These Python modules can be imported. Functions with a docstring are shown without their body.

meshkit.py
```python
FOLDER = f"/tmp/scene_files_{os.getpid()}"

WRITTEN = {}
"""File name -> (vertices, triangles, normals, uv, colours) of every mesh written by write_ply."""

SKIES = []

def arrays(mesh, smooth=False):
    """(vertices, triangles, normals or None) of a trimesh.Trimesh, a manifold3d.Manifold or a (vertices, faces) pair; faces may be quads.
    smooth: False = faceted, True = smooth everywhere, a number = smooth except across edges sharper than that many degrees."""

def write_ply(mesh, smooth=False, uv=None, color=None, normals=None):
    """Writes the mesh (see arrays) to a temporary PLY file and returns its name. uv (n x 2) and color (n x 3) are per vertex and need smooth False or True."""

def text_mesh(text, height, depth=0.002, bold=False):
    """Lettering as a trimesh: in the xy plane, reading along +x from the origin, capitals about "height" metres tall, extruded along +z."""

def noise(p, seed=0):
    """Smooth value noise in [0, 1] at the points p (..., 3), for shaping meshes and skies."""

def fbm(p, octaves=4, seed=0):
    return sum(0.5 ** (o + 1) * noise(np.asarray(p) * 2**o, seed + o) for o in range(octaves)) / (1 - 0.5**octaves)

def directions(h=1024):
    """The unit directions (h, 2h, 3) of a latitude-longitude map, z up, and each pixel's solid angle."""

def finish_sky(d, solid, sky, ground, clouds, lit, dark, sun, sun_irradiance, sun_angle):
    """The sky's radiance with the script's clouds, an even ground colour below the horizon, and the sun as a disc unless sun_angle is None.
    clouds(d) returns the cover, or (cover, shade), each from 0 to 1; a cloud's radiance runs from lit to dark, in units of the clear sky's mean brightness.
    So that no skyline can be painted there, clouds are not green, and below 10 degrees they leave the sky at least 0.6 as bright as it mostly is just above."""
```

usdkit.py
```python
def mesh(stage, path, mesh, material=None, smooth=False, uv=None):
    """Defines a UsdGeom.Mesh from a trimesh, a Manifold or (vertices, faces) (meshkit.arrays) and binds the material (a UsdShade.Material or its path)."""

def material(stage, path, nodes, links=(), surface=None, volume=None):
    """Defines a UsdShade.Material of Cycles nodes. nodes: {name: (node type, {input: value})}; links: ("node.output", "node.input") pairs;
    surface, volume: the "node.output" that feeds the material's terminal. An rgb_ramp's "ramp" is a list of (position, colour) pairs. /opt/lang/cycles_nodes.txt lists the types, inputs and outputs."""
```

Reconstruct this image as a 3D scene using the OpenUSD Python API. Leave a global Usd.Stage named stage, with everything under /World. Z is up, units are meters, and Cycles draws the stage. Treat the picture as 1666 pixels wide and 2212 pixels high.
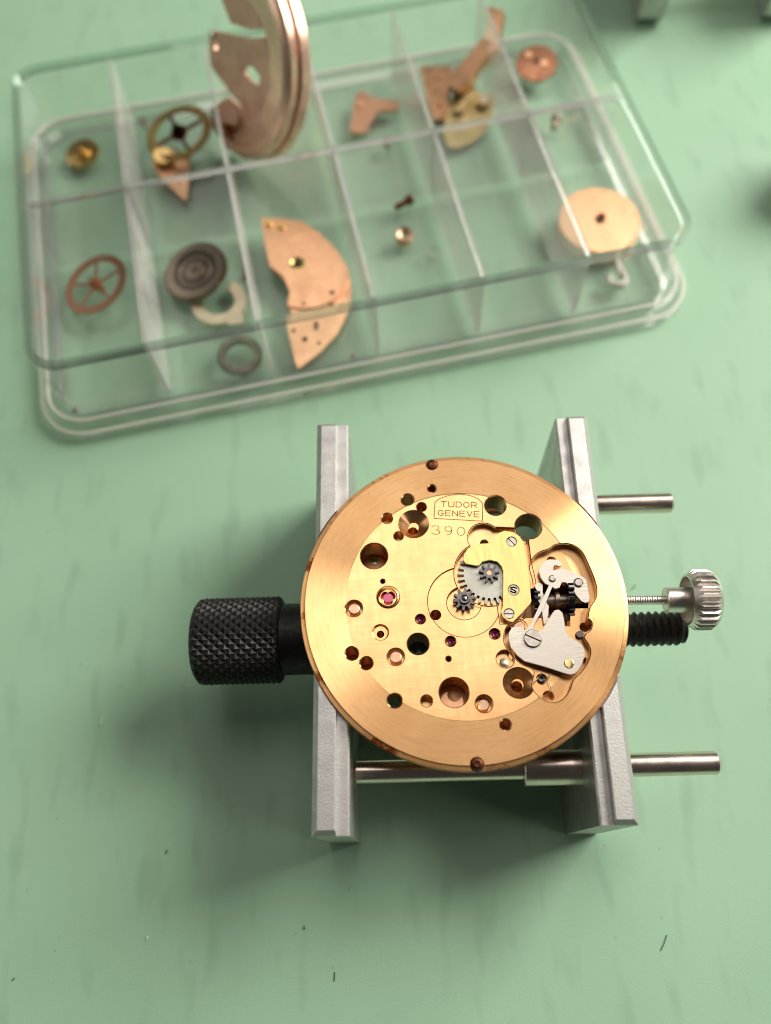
import math, random
import numpy as np, trimesh, usdkit, meshkit
from pxr import Usd, UsdGeom, UsdLux, UsdShade, Gf
from shapely.geometry import Polygon, Point, LineString, box as sbox
from shapely.ops import unary_union
from shapely import affinity
from manifold3d import Manifold, CrossSection, FillRule, OpType
random.seed(7); np.random.seed(7)
stage = Usd.Stage.CreateInMemory()
UsdGeom.SetStageUpAxis(stage, 'Z'); UsdGeom.SetStageMetersPerUnit(stage, 1.0)
UsdGeom.Xform.Define(stage, '/World')
MM = 1e-3                                   # everything below is worked out in millimetres
# ------------------------------------------------------------------ camera
CAM_H, CAM_F, CAM_TILT, CAM_ROLL = 75.0, 1750.0, 0.42, -0.068       # height mm, focal length in picture px (picture = 1666 x 2212)
FOCUS, APERTURE = 62.5, 1.5                # mm
EXPOSURE = 0.04
fw = np.array([0, math.sin(CAM_TILT), -math.cos(CAM_TILT)])
_r, _u = np.array([1., 0, 0]), np.cross([1., 0, 0], fw)
cr, sr = math.cos(CAM_ROLL), math.sin(CAM_ROLL)
c_right, c_up = cr*_r + sr*_u, -sr*_r + cr*_u
EYE = np.array([0, 0, CAM_H])
cam = UsdGeom.Camera.Define(stage, '/World/camera')
m = np.eye(4); m[0, :3], m[1, :3], m[2, :3], m[3, :3] = c_right, c_up, -fw, EYE*MM
cam.AddTransformOp().Set(Gf.Matrix4d(*m.ravel()))
cam.CreateFocalLengthAttr(5.6); cam.CreateHorizontalApertureAttr(5.6*1666/CAM_F)
cam.CreateFStopAttr(5.6/APERTURE); cam.CreateFocusDistanceAttr(FOCUS*MM)
cam.CreateClippingRangeAttr(Gf.Vec2f(0.004, 20.0)); cam.CreateExposureAttr(EXPOSURE)
# ------------------------------------------------------------------ lamps
def rect_light(name, direction, dist, target, w, h, radiance, color):
    d = np.array(direction, float); d /= np.linalg.norm(d)
    p = np.array(target, float)*MM + d*dist
    x = np.cross([0, 0, 1.], d); x /= np.linalg.norm(x); y = np.cross(d, x)
    L = UsdLux.RectLight.Define(stage, '/World/'+name)
    M4 = np.eye(4); M4[0, :3], M4[1, :3], M4[2, :3], M4[3, :3] = x, y, d, p
    L.AddTransformOp().Set(Gf.Matrix4d(*M4.ravel()))
    L.CreateWidthAttr(w); L.CreateHeightAttr(h); L.CreateIntensityAttr(radiance); L.CreateColorAttr(Gf.Vec3f(*color)); L.CreateNormalizeAttr(False)
rect_light('window_light', (.76, .38, .70), .40, (14, 42, 0), .22, .22, 15.0, (1.0, .95, .87))
rect_light('ceiling_light', (.02, .37, 1.0), .90, (0, 20, 0), .40, .40, 2.35, (1.0, .93, .85))
rect_light('far_light', (.20, .80, .86), 1.1, (0, 40, 0), .95, .40, 1.0, (1.0, .95, .88))
rect_light('glint_light', (.86, -.36, .52), .55, (0, 40, 5), .13, .13, 5.5, (1.0, .93, .84))  # added light, put in for glints on the metal
rect_light('side_light', (-.90, .25, .36), .80, (0, 45, 5), .50, .36, 1.1, (1.0, .93, .86))
LOOKS = '/World/Looks'
UsdGeom.Scope.Define(stage, LOOKS)
def mat(name, nodes, links=(), surface='p.BSDF', **k):
    return usdkit.material(stage, f'{LOOKS}/{name}', nodes, links, surface=surface, **k)
dome = UsdLux.DomeLight.Define(stage, '/World/room_light')
dm = usdkit.material(stage, f'{LOOKS}/room_glow', {'b': ('background_shader', {'color': (1.0, .93, .86), 'strength': .035})}, [], surface='b.background')
UsdShade.MaterialBindingAPI.Apply(dome.GetPrim()).Bind(dm)
# ------------------------------------------------------------------ picture points on real planes
def ray(px):
    px = np.asarray(px, float)
    return fw + ((px[..., 0:1]-833)/CAM_F)*c_right - ((px[..., 1:2]-1106)/CAM_F)*c_up
def at(px, z):
    d = ray(px); return EYE + d*((z-CAM_H)/d[..., 2:3])
def at2(px, z): return at(px, z)[..., :2]
def scale_at(px, z):
    p = np.asarray(px, float); return 2/np.linalg.norm(at2(p+[1, 0], z)-at2(p-[1, 0], z))
def k1(*p): p = np.array(p, float).reshape(-1, 2); return p/2.173+[633.3, 966.7]
def k2(*p): p = np.array(p, float).reshape(-1, 2); return p/2.173+[633.3, 1300.]
def k3(*p): p = np.array(p, float).reshape(-1, 2); return p/4.5436+[966.7, 1100.]
def k4(*p): p = np.array(p, float).reshape(-1, 2); return p/4.5436+[966.7, 1300.]
def k5(*p): p = np.array(p, float).reshape(-1, 2); return p/2.0
def k6(*p): p = np.array(p, float).reshape(-1, 2); return p/1.851+[766.7, 0]
def k7(*p): p = np.array(p, float).reshape(-1, 2); return p/2.0+[0, 466.7]
def z1(*p): p = np.array(p, float).reshape(-1, 2); return p/4.165+[266.7, 166.7]
def z2(*p): p = np.array(p, float).reshape(-1, 2); return p/3.8446+[833.3, 0]
def z3(*p): p = np.array(p, float).reshape(-1, 2); return p/3.124+[300., 466.7]
def z5(*p): p = np.array(p, float).reshape(-1, 2); return p/4.165+[1133.3, 366.7]
# ------------------------------------------------------------------ solids
SEG = 64
def cs(poly):
    polys = getattr(poly, 'geoms', [poly]); rings = []
    for g in polys:
        if g.geom_type != 'Polygon' or g.is_empty: continue
        rings.append(np.array(g.exterior.coords)[:-1]); rings += [np.array(i.coords)[:-1] for i in g.interiors]
    return CrossSection(rings, FillRule.EvenOdd)
def ex(poly, z0, z1): return Manifold.extrude(cs(poly), z1-z0).translate([0, 0, z0])
def cyl(x, y, r, z0, z1, r2=None, n=SEG): return Manifold.cylinder(z1-z0, r, r if r2 is None else r2, n).translate([x, y, z0])
def rev(profile, n=SEG): return Manifold.revolve(CrossSection([np.array(profile, float)], FillRule.EvenOdd), n)       # profile (r, z) about z
def bx(x0, x1, y0, y1, z0, z1): return Manifold.cube([x1-x0, y1-y0, z1-z0]).translate([x0, y0, z0])
def frame(m, o, x, y, z):
    A = np.zeros((3, 4)); A[:, 0], A[:, 1], A[:, 2], A[:, 3] = x, y, z, o; return m.transform(A)
def along(m, o, d):                         # local z axis laid along d
    d = np.array(d, float); d /= np.linalg.norm(d)
    x = np.cross([0, 0, 1.], d) if abs(d[2]) < .95 else np.array([1., 0, 0]); x -= d*(x@d); x /= np.linalg.norm(x)
    return frame(m, o, x, np.cross(d, x), d)
def soft(pts, r=0.0, it=2, closed=True):    # Chaikin-smoothed polygon
    p = np.array(pts, float)
    for _ in range(it):
        q = np.roll(p, -1, 0); p = np.stack([.75*p+.25*q, .25*p+.75*q], 1).reshape(-1, 2)
    g = Polygon(p).buffer(0)
    return g.buffer(-r).buffer(2*r).buffer(-r) if r else g
def rounded(pts, r):
    g = Polygon(pts).buffer(0); return g.buffer(-r, quad_segs=6).buffer(2*r, quad_segs=6).buffer(-r, quad_segs=6)
def gear(n, ro, rr, hole=0, phase=0, tip=.32, root=.62, c=(0, 0)):
    p = []
    for i in range(n):
        a = 2*math.pi*(i+phase)/n; s = 2*math.pi/n
        for f, r in ((-.5*root, rr), (-.5*tip-.03, rr+.72*(ro-rr)), (-.28*tip, ro), (.28*tip, ro), (.5*tip+.03, rr+.72*(ro-rr)), (.5*root, rr)):
            p.append((c[0]+r*math.cos(a+f*s), c[1]+r*math.sin(a+f*s)))
    g = Polygon(p)
    return g.difference(Point(c).buffer(hole)) if hole else g
def wire(pts, r, n=8, it=2):                # a round wire through 3-D points
    p = np.array(pts, float)
    for _ in range(it):
        p = np.vstack([p[:1], np.stack([.75*p[:-1]+.25*p[1:], .25*p[:-1]+.75*p[1:]], 1).reshape(-1, 3), p[-1:]])
    t = np.gradient(p, axis=0); t /= np.linalg.norm(t, axis=1, keepdims=True)
    ref = np.where(np.abs(t[:, 2:]) < .9, [[0, 0, 1.]], [[1., 0, 0]]); a = np.cross(t, ref); a /= np.linalg.norm(a, axis=1, keepdims=True); b = np.cross(t, a)
    w = np.arange(n)*2*math.pi/n
    v = (p[:, None]+r*(np.cos(w)[None, :, None]*a[:, None]+np.sin(w)[None, :, None]*b[:, None])).reshape(-1, 3); f = []
    for i in range(len(p)-1):
        for j in range(n): f += [[i*n+j, i*n+(j+1) % n, (i+1)*n+(j+1) % n], [i*n+j, (i+1)*n+(j+1) % n, (i+1)*n+j]]
    k = len(v); v = np.vstack([v, p[:1], p[-1:]])
    for j in range(n): f += [[k, (j+1) % n, j], [k+1, (len(p)-1)*n+j, (len(p)-1)*n+(j+1) % n]]
    t3 = trimesh.Trimesh(v, f, process=False)
    if t3.volume < 0: t3.invert()
    return t3
def surf(fn, nu, nv, ends=True):            # closed tube of rings fn(u01, theta) -> (x along, radius); axis = local z
    u = np.linspace(0, 1, nu); th = np.arange(nv)*2*math.pi/nv; U, T = np.meshgrid(u, th, indexing='ij'); X, R = fn(U, T)
    v = np.stack([R*np.cos(T), R*np.sin(T), X], -1).reshape(-1, 3)
    i, j = np.meshgrid(np.arange(nu-1), np.arange(nv), indexing='ij'); j2 = (j+1) % nv
    q = np.stack([i*nv+j, i*nv+j2, (i+1)*nv+j2, (i+1)*nv+j], -1).reshape(-1, 4)
    f = np.vstack([q[:, [0, 1, 2]], q[:, [0, 2, 3]]]).tolist(); k = len(v)
    v = np.vstack([v, [[0, 0, X[0].mean()]], [[0, 0, X[-1].mean()]]])
    for a in range(nv): f += [[k, (a+1) % nv, a], [k+1, (nu-1)*nv+a, (nu-1)*nv+(a+1) % nv]]
    return trimesh.Trimesh(v, f, process=False)
def tri(x): return 2*np.abs(x-np.floor(x+.5))          # 0..1 triangle wave
def tm_along(t, o, d):
    d = np.array(d, float); d /= np.linalg.norm(d); x = np.cross([0, 0, 1.], d); x /= np.linalg.norm(x)
    A = np.eye(4); A[:3, 0], A[:3, 1], A[:3, 2], A[:3, 3] = x, np.cross(d, x), d, o
    t = t.copy(); t.apply_transform(A); return t
# ------------------------------------------------------------------ prims
used = {}
def numbered(parent, name):
    k = used.get((parent, name), 0); used[(parent, name)] = k+1
    return name if k == 0 else f'{name}_{k:03d}'
origin = {}
def thing(name, label, cat, base, group=None, kind=None):
    path = '/World/'+numbered('/World', name); x = UsdGeom.Xform.Define(stage, path); x.AddTranslateOp().Set(Gf.Vec3d(*(np.array(base)*MM)))
    tag(x.GetPrim(), label, cat, group, kind); origin[path] = np.array(base, float); return path
def tag(p, label, cat=None, group=None, kind=None):
    for k, v in (('label', label), ('category', cat), ('group', group), ('kind', kind)):
        if v: p.SetCustomDataByKey(k, v)
def part(parent, name, shape, material, smooth=32, label=None):
    top = '/'.join(parent.split('/')[:3]); path = parent+'/'+numbered(parent, name)
    v, f, n = meshkit.arrays(shape, smooth)
    me = usdkit.mesh(stage, path, ((v-origin[top])*MM, f), material)
    if n is not None:
        me.CreateNormalsAttr([Gf.Vec3f(*map(float, q)) for q in n]); me.SetNormalsInterpolation('vertex')
    if label: me.GetPrim().SetCustomDataByKey('label', label)
    return path
def single(name, shape, material, label, cat, base, group=None, kind=None, smooth=32):
    path = '/World/'+numbered('/World', name)
    v, f, n = meshkit.arrays(shape, smooth)
    me = usdkit.mesh(stage, path, ((v-np.array(base))*MM, f), material); me.AddTranslateOp().Set(Gf.Vec3d(*(np.array(base)*MM)))
    if n is not None:
        me.CreateNormalsAttr([Gf.Vec3f(*map(float, q)) for q in n]); me.SetNormalsInterpolation('vertex')
    tag(me.GetPrim(), label, cat, group, kind); return path
# ------------------------------------------------------------------ materials (positions in metres: a noise scale of 1000 is one cell per mm)
def metal(name, color, rough, vary=.12, scale=900, bump=0.0, bscale=4000, stretch=(1, 1, 1), rvar=.08, aniso=0, dark=None, metallic=1.0, spec=None):
    c = np.array(color)
    d = np.array(dark) if dark is not None else c*(1-vary*1.6)
    nodes = {'g': ('geometry', {}), 'mp': ('mapping', {'scale': stretch}), 'n': ('noise_texture', {'scale': scale, 'detail': 5, 'roughness': .6}),
             'r': ('rgb_ramp', {'ramp': [(.3, tuple(d)), (.62, tuple(c))]}), 'rr': ('map_range', {'from_min': .3, 'from_max': .7, 'to_min': rough+rvar, 'to_max': max(.03, rough-rvar)}),
             'p': ('principled_bsdf', {'metallic': metallic, 'anisotropic': aniso})}
    links = [('g.position', 'mp.vector'), ('mp.vector', 'n.vector'), ('n.fac', 'r.fac'), ('r.color', 'p.base_color'), ('n.fac', 'rr.value'), ('rr.result', 'p.roughness')]
    if bump:
        nodes['n2'] = ('noise_texture', {'scale': bscale, 'detail': 4}); nodes['b'] = ('bump', {'strength': 1.0, 'distance': bump})
        links += [('mp.vector', 'n2.vector'), ('n2.fac', 'b.height'), ('b.normal', 'p.normal')]
    return mat(name, nodes, links)
M = {}
M['brass'] = metal('brass', (.80, .56, .22), .30, .10, 700, 4e-6, 900, (1, 12, 1))
M['bridge_brass'] = metal('bridge_brass', (.80, .60, .24), .33, .07, 500, 5e-6, 800, (10, 1, 1))
M['old_brass'] = metal('old_brass', (.50, .34, .13), .45, .2, 900)
M['dull_brass'] = metal('dull_brass', (.46, .36, .18), .55, .15, 700, metallic=.85)
M['gear_brown'] = metal('gear_brown', (.17, .14, .11), .45, .2, 1200)
M['pale_brass'] = metal('pale_brass', (.78, .70, .50), .5, .1, 700)
M['gold_bright'] = metal('gold_bright', (.86, .60, .28), .22, .08)
M['copper'] = metal('copper', (.86, .50, .29), .36, .10, 500)
M['copper_dark'] = metal('copper_dark', (.36, .17, .10), .32, .15, 700)
M['copper_deep'] = metal('copper_deep', (.55, .28, .15), .4, .2, 900)
M['copper_mid'] = metal('copper_mid', (.66, .37, .24), .38, .15, 700)
M['rotor_copper'] = metal('rotor_copper', (.92, .62, .46), .30, .10, 400, metallic=.8)
M['rotor_satin'] = metal('rotor_satin', (.86, .53, .39), .42, .14, 500, metallic=.5)
M['brown_screw'] = metal('brown_screw', (.16, .055, .03), .35, .3, 2500)
M['pink_post'] = metal('pink_post', (.80, .50, .33), .35, .1, 2000)
M['steel'] = metal('steel', (.62, .575, .51), .33, .06, 600, 3e-6, 700, (1, 14, 1))
M['steel_screw'] = metal('steel_screw', (.54, .50, .45), .30, .14, 2500)
M['steel_wheel'] = metal('steel_wheel', (.50, .50, .44), .42, .10, 900)
M['pinion'] = metal('pinion', (.16, .15, .15), .28, .2, 3000)
M['black_steel'] = metal('black_steel', (.055, .05, .047), .32, .3, 2000)
M['dark_gear'] = metal('dark_gear', (.46, .38, .30), .38, .2, 1200)
M['dark_face'] = metal('dark_face', (.20, .175, .15), .4, .2, 1200)
M['nickel'] = metal('nickel', (.82, .69, .61), .27, .08, 500, 0, 1, (1, 1, 1), .05)
M['crown_steel'] = metal('crown_steel', (.86, .80, .74), .34, .08, 1200)
M['alloy'] = metal('alloy', (.58, .57, .55), .44, .12, 900, 1.8e-5, 6500, (1, 1, 1), .08, metallic=.75)
M['alloy_far'] = metal('alloy_far', (.55, .55, .52), .5, .1, 600, 2e-5, 1500, metallic=.75)
M['black_oxide'] = metal('black_oxide', (.020, .018, .016), .50, .35, 2500, 3e-6, 6000, metallic=.35)
M['groove_ink_shade'] = metal('groove_ink_shade', (.12, .045, .012), .6, .3, 3000, metallic=.7)  # dark engraving fill; also paints shade in slots and recess edges
M['ruby'] = mat('ruby', {'p': ('principled_bsdf', {'base_color': (.55, .008, .12), 'roughness': .08, 'coat_weight': .6, 'specular_ior_level': .8})})
M['garnet'] = mat('garnet', {'p': ('principled_bsdf', {'base_color': (.10, .004, .03), 'roughness': .06, 'coat_weight': .8})})
M['black_rubber'] = mat('black_rubber', {'p': ('principled_bsdf', {'base_color': (.02, .03, .02), 'roughness': .5})})
M['lint'] = mat('lint', {'p': ('principled_bsdf', {'base_color': (.75, .74, .66), 'roughness': .8})})
M['dark_lint'] = mat('dark_lint', {'p': ('principled_bsdf', {'base_color': (.08, .09, .07), 'roughness': .8})})
def acrylic(name, clear, haze, rough=.04, tint=(.96, .97, .95), through=(.985, .99, .983)):
    return mat(name, {'g': ('geometry', {}), 'n': ('noise_texture', {'scale': 350, 'detail': 3}), 'b': ('bump', {'strength': .6, 'distance': 2.5e-5}),
    'p': ('principled_bsdf', {'base_color': tint, 'roughness': rough, 'ior': 1.49, 'transmission_weight': 1-haze}),
    't': ('transparent_bsdf', {'color': through}), 'x': ('mix_closure', {'fac': clear})},
    [('g.position', 'n.vector'), ('n.fac', 'b.height'), ('b.normal', 'p.normal'), ('p.BSDF', 'x.closure1'), ('t.BSDF', 'x.closure2')], surface='x.closure')
def thin_acrylic(name, haze, through, rough=.04):
    return mat(name, {'f': ('fresnel', {'IOR': 1.49}), 'g': ('geometry', {}), 'i': ('math', {'math_type': 'subtract', 'value1': 1.0}), 'ff': ('math', {'math_type': 'multiply'}),
        't': ('transparent_bsdf', {'color': through}), 's': ('glossy_bsdf', {'color': (1, 1, 1), 'roughness': rough}), 'n': ('noise_texture', {'scale': 250, 'detail': 5, 'roughness': .7}),
        'h': ('map_range', {'from_min': .35, 'from_max': .7, 'to_min': haze*.6, 'to_max': haze*1.7}), 'd': ('diffuse_bsdf', {'color': (.95, .93, .90)}), 'a': ('mix_closure', {}), 'x': ('mix_closure', {})},
        [('g.backfacing', 'i.value2'), ('i.value', 'ff.value1'), ('f.fac', 'ff.value2'), ('ff.value', 'a.fac'), ('t.BSDF', 'a.closure1'), ('s.BSDF', 'a.closure2'), ('g.position', 'n.vector'), ('n.fac', 'h.value'), ('h.result', 'x.fac'), ('a.closure', 'x.closure1'), ('d.BSDF', 'x.closure2')], surface='x.closure')
M['acrylic'] = thin_acrylic('acrylic', .045, (.985, .99, .985))
M['acrylic_top'] = acrylic('acrylic_top', .55, .13, .08, tint=(.97, .97, .94))
M['acrylic_divider'] = thin_acrylic('acrylic_divider', .20, (.975, .98, .975))
M['acrylic_edge'] = acrylic('acrylic_edge', .68, .02, tint=(.80, .88, .82), through=(.82, .88, .84))
M['acrylic_floor'] = thin_acrylic('acrylic_floor', .03, (.985, .99, .985))
M['acrylic_foot'] = acrylic('acrylic_foot', .55, .08)
M['acrylic_glint'] = acrylic('acrylic_glint', .30, .75, .15, tint=(1, .97, .91), through=(1, 1, 1))  # cream white imitates light caught along the foot edges
# green mat: faint smears, all of them marks of wear in the surface itself
M['mat'] = mat('green_mat', {'g': ('geometry', {}),
    'm1': ('mapping', {'scale': (1, .28, 1), 'rotation': (0, 0, .06)}), 'n1': ('noise_texture', {'scale': 520, 'detail': 1.5, 'roughness': .5}),
    'r1': ('rgb_ramp', {'ramp': [(.0, (1, 1, 1)), (.56, (1, 1, 1)), (.74, (.88, .89, .89)), (1, (.84, .86, .86))]}),
    'n2': ('noise_texture', {'scale': 60, 'detail': 3}), 'r2': ('rgb_ramp', {'ramp': [(.3, (.312, .51, .348)), (.7, (.345, .54, .378))]}),
    'n4': ('voronoi_texture', {'scale': 420, 'randomness': 1}), 'r4': ('rgb_ramp', {'ramp': [(0, (.45, .47, .45)), (.035, (.7, .7, .7)), (.06, (1, 1, 1)), (1, (1, 1, 1))]}),
    'x1': ('mix', {'mix_type': 'multiply', 'fac': 1.0}), 'x2': ('mix', {'mix_type': 'multiply', 'fac': .6}),
    'n3': ('noise_texture', {'scale': 5000, 'detail': 2}), 'b': ('bump', {'strength': .5, 'distance': 2e-5}),
    'p': ('principled_bsdf', {'roughness': .5, 'specular_ior_level': .22})},
    [('g.position', 'm1.vector'), ('m1.vector', 'n1.vector'), ('n1.fac', 'r1.fac'), ('g.position', 'n2.vector'), ('n2.fac', 'r2.fac'), ('g.position', 'n4.vector'), ('n4.distance', 'r4.fac'),
     ('r2.color', 'x1.color1'), ('r1.color', 'x1.color2'), ('x1.color', 'x2.color1'), ('r4.color', 'x2.color2'), ('x2.color', 'p.base_color'), ('g.position', 'n3.vector'), ('n3.fac', 'b.height'), ('b.normal', 'p.normal')])
# ------------------------------------------------------------------ the mat
G = trimesh.creation.box([900, 900, 2.0]); G.apply_translation([0, 60, -1.0])
single('work_mat', G, M['mat'], 'flat green bench mat with faint dark smears under everything', 'mat', (0, 60, -2), kind='structure', smooth=False)
# ------------------------------------------------------------------ disc placement, from its outline in the picture
ZP = 15.0
_o = at2(np.array([(978.5, 986), (854, 1017), (746, 1089), (679, 1174), (648.5, 1307), (1153, 1022), (1301, 1151), (1360, 1289), (649, 1327.6), (677, 1452), (755, 1562), (873, 1640), (1029, 1672), (1163, 1636), (1291, 1521), (1358, 1369)]), ZP-.25)
_A = np.c_[2*_o, np.ones(len(_o))]; _s = np.linalg.lstsq(_A, (_o**2).sum(1), rcond=None)[0]
DC = _s[:2]; DR = math.sqrt(_s[2]+DC@DC)
RING_IN = DR*.722
# ------------------------------------------------------------------ movement holder
ZJ, ZS = 14.75, 9.0                         # jaw top, axis height of screw and rods
hd = at2((1420, 1358), ZS)-at2((515, 1384), ZS); HA = math.atan2(hd[1], hd[0])
ex_, ey_ = np.array([math.cos(HA), math.sin(HA), 0]), np.array([-math.sin(HA), math.cos(HA), 0])
HO = np.array([*DC, 0])                     # holder frame: x across the jaws, y along them, origin under the movement
def hl(px, z): d = at(px, z)-HO; return np.array([d[..., 0]*ex_[0]+d[..., 1]*ex_[1], d[..., 0]*ey_[0]+d[..., 1]*ey_[1]])
def toW(m): return frame(m, HO, ex_, ey_, [0, 0, 1.])
def jaw(xo, sgn, y0, y1, wob=0.0):
    # cross-section, outside to inside: chamfer, ridge, ledge, inner wall
    prof = [(0, 0), (0, ZJ-.45), (.42, ZJ), (1.62, ZJ), (1.72, ZJ-.10), (1.72, ZJ-.62), (2.52, ZJ-.62), (2.66, ZJ-.76), (2.66, 0)]
    pr = np.array(prof)
    s = Manifold.extrude(CrossSection([pr], FillRule.Positive if False else FillRule.NonZero), y1-y0)      # (x, z) extruded
    s = frame(s, [0, y1, 0], [1, 0, 0], [0, 0, 1], [0, -1, 0])
    # end chamfers on the ridge
    for yy, d in ((y0, 1), (y1, -1)):
        w = Manifold.cube([6, 1.2, 1.2], True).rotate([45, 0, 0]).translate([1, yy, ZJ+.48]); s -= w
    if sgn < 0: s = s.mirror([1, 0, 0])
    s = s.rotate([0, 0, math.degrees(wob)]).translate([xo, 0, 0])
    seat = Manifold.cylinder(3, DR+.10, DR+.10, 128).translate([0, 0, ZP-.62]) + Manifold.cylinder(6, DR-.75, DR-.75, 128).translate([0, 0, 12.3])
    return s-seat
ya = hl((703, 912), ZJ)[1]; yb = hl((700, 1806), ZJ)[1]
xl = hl((677, 1420), ZJ)[0]
xr0, xr1 = hl((1270, 897), ZJ), hl((1385, 1780), ZJ)
wob = math.atan2(xr0[0]-xr1[0], xr0[1]-xr1[1]); xr = xr1[0]+(0-xr1[1])*math.tan(wob)
ya2, yb2 = xr0[1]+.1, xr1[1]-.05
H = thing('movement_holder', 'grey alloy movement holder with black knurled knob, gripping the open gold movement', 'movement holder', HO, 'movement holders on the bench mat')
jl, jr = jaw(xl, 1, yb, ya), jaw(xr, -1, yb2, ya2, -wob)
def rodhole(y, r): return along(Manifold.cylinder(80, r, r, 32), [-40, y, ZS], [1, 0, 0])
rr_up, rr_lo = hl((1380, 1088), ZS), hl((1380, 1652), ZS)
rod_r = 25/ scale_at((1450, 1648), ZS)
ky = hl((1420, 1358), ZS)[1]
jl -= rodhole(ky, 1.62)
jr -= rodhole(rr_up[1], rod_r+.12)+rodhole(rr_lo[1], rod_r+.12)+rodhole(ky, 1.62)
part(H, 'jaw', toW(jl), M['alloy'], 25); part(H, 'jaw', toW(jr), M['alloy'], 25)
def rod(x0, x1, y, r, c=.25): return toW(along(rev([(0, 0), (r-c, 0), (r, c), (r, x1-x0-c), (r-c, x1-x0), (0, x1-x0)], 48), [x0, y, ZS], [1, 0, 0]))
xe_u, xe_l = hl((1453, 1087), ZS)[0], hl((1553, 1648), ZS)[0]
part(H, 'guide_rod', rod(xl+2.62, xe_u, rr_up[1], rod_r), M['nickel']); part(H, 'guide_rod', rod(xl+2.62, xe_l, rr_lo[1], rod_r), M['nickel'])
xs = hl((1130, 1675), ZS)[0]
for y in (rr_up[1], rr_lo[1]):
    part(H, 'sleeve', toW(along(rev([(rod_r+.02, 0), (rod_r+.38, 0), (rod_r+.5, .12), (rod_r+.5, xr-2.5-xs), (rod_r+.02, xr-2.5-xs)], 48), [xs, y, ZS], [1, 0, 0])), M['nickel'])
kx0, kx1 = hl((426, 1384), ZS)[0], hl((614, 1380), ZS)[0]; kr = 91.5/scale_at((515, 1384), ZS)
kyk = hl((515, 1384), ZS)[1]
NK = 56
def knob_fn(U, T):
    X = U*(kx1-kx0); e = np.clip(np.minimum(X/.75, (kx1-kx0-X)/.35), 0, 1)
    pitch = (kx1-kx0)/17.
    a, b = tri(NK*T/(2*math.pi)*.5+X/(2*pitch)), tri(NK*T/(2*math.pi)*.5-X/(2*pitch))
    h = np.minimum(a, b)
    return X, kr-.62*(1-np.sqrt(np.maximum(1-(1-e)**2, 0)))-.17+.23*h*np.clip(e*1.6, 0, 1)
def hw(v): return HO+v[0]*ex_+v[1]*ey_+np.array([0, 0, v[2]])
part(H, 'knob', tm_along(surf(knob_fn, 190, NK*8), hw((kx0, ky, ZS)), ex_), M['black_oxide'], False)
kc = hl((640, 1380), ZS)[0]
part(H, 'knob_collar', toW(along(Manifold.cylinder(xl-kx1+.1, kr*.83, kr*.83, 64), [kx1-.05, ky, ZS], [1, 0, 0])), M['black_oxide'])
sx1 = hl((1480, 1357), ZS)[0]; srad = 39/scale_at((1420, 1357), ZS)
def scr(U, T):
    L = sx1-xl-.05; X = U*L; e = np.clip((L-X)/.8, 0, 1)
    return X, (srad-.17+.30*(tri(X/.60+T/(2*math.pi))-.5))*(.62+.38*np.sqrt(1-(1-e)**2))
part(H, 'clamp_screw', tm_along(surf(scr, 330, 40), hw((xl+.05, ky, ZS)), ex_), M['black_oxide'], 50)
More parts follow.
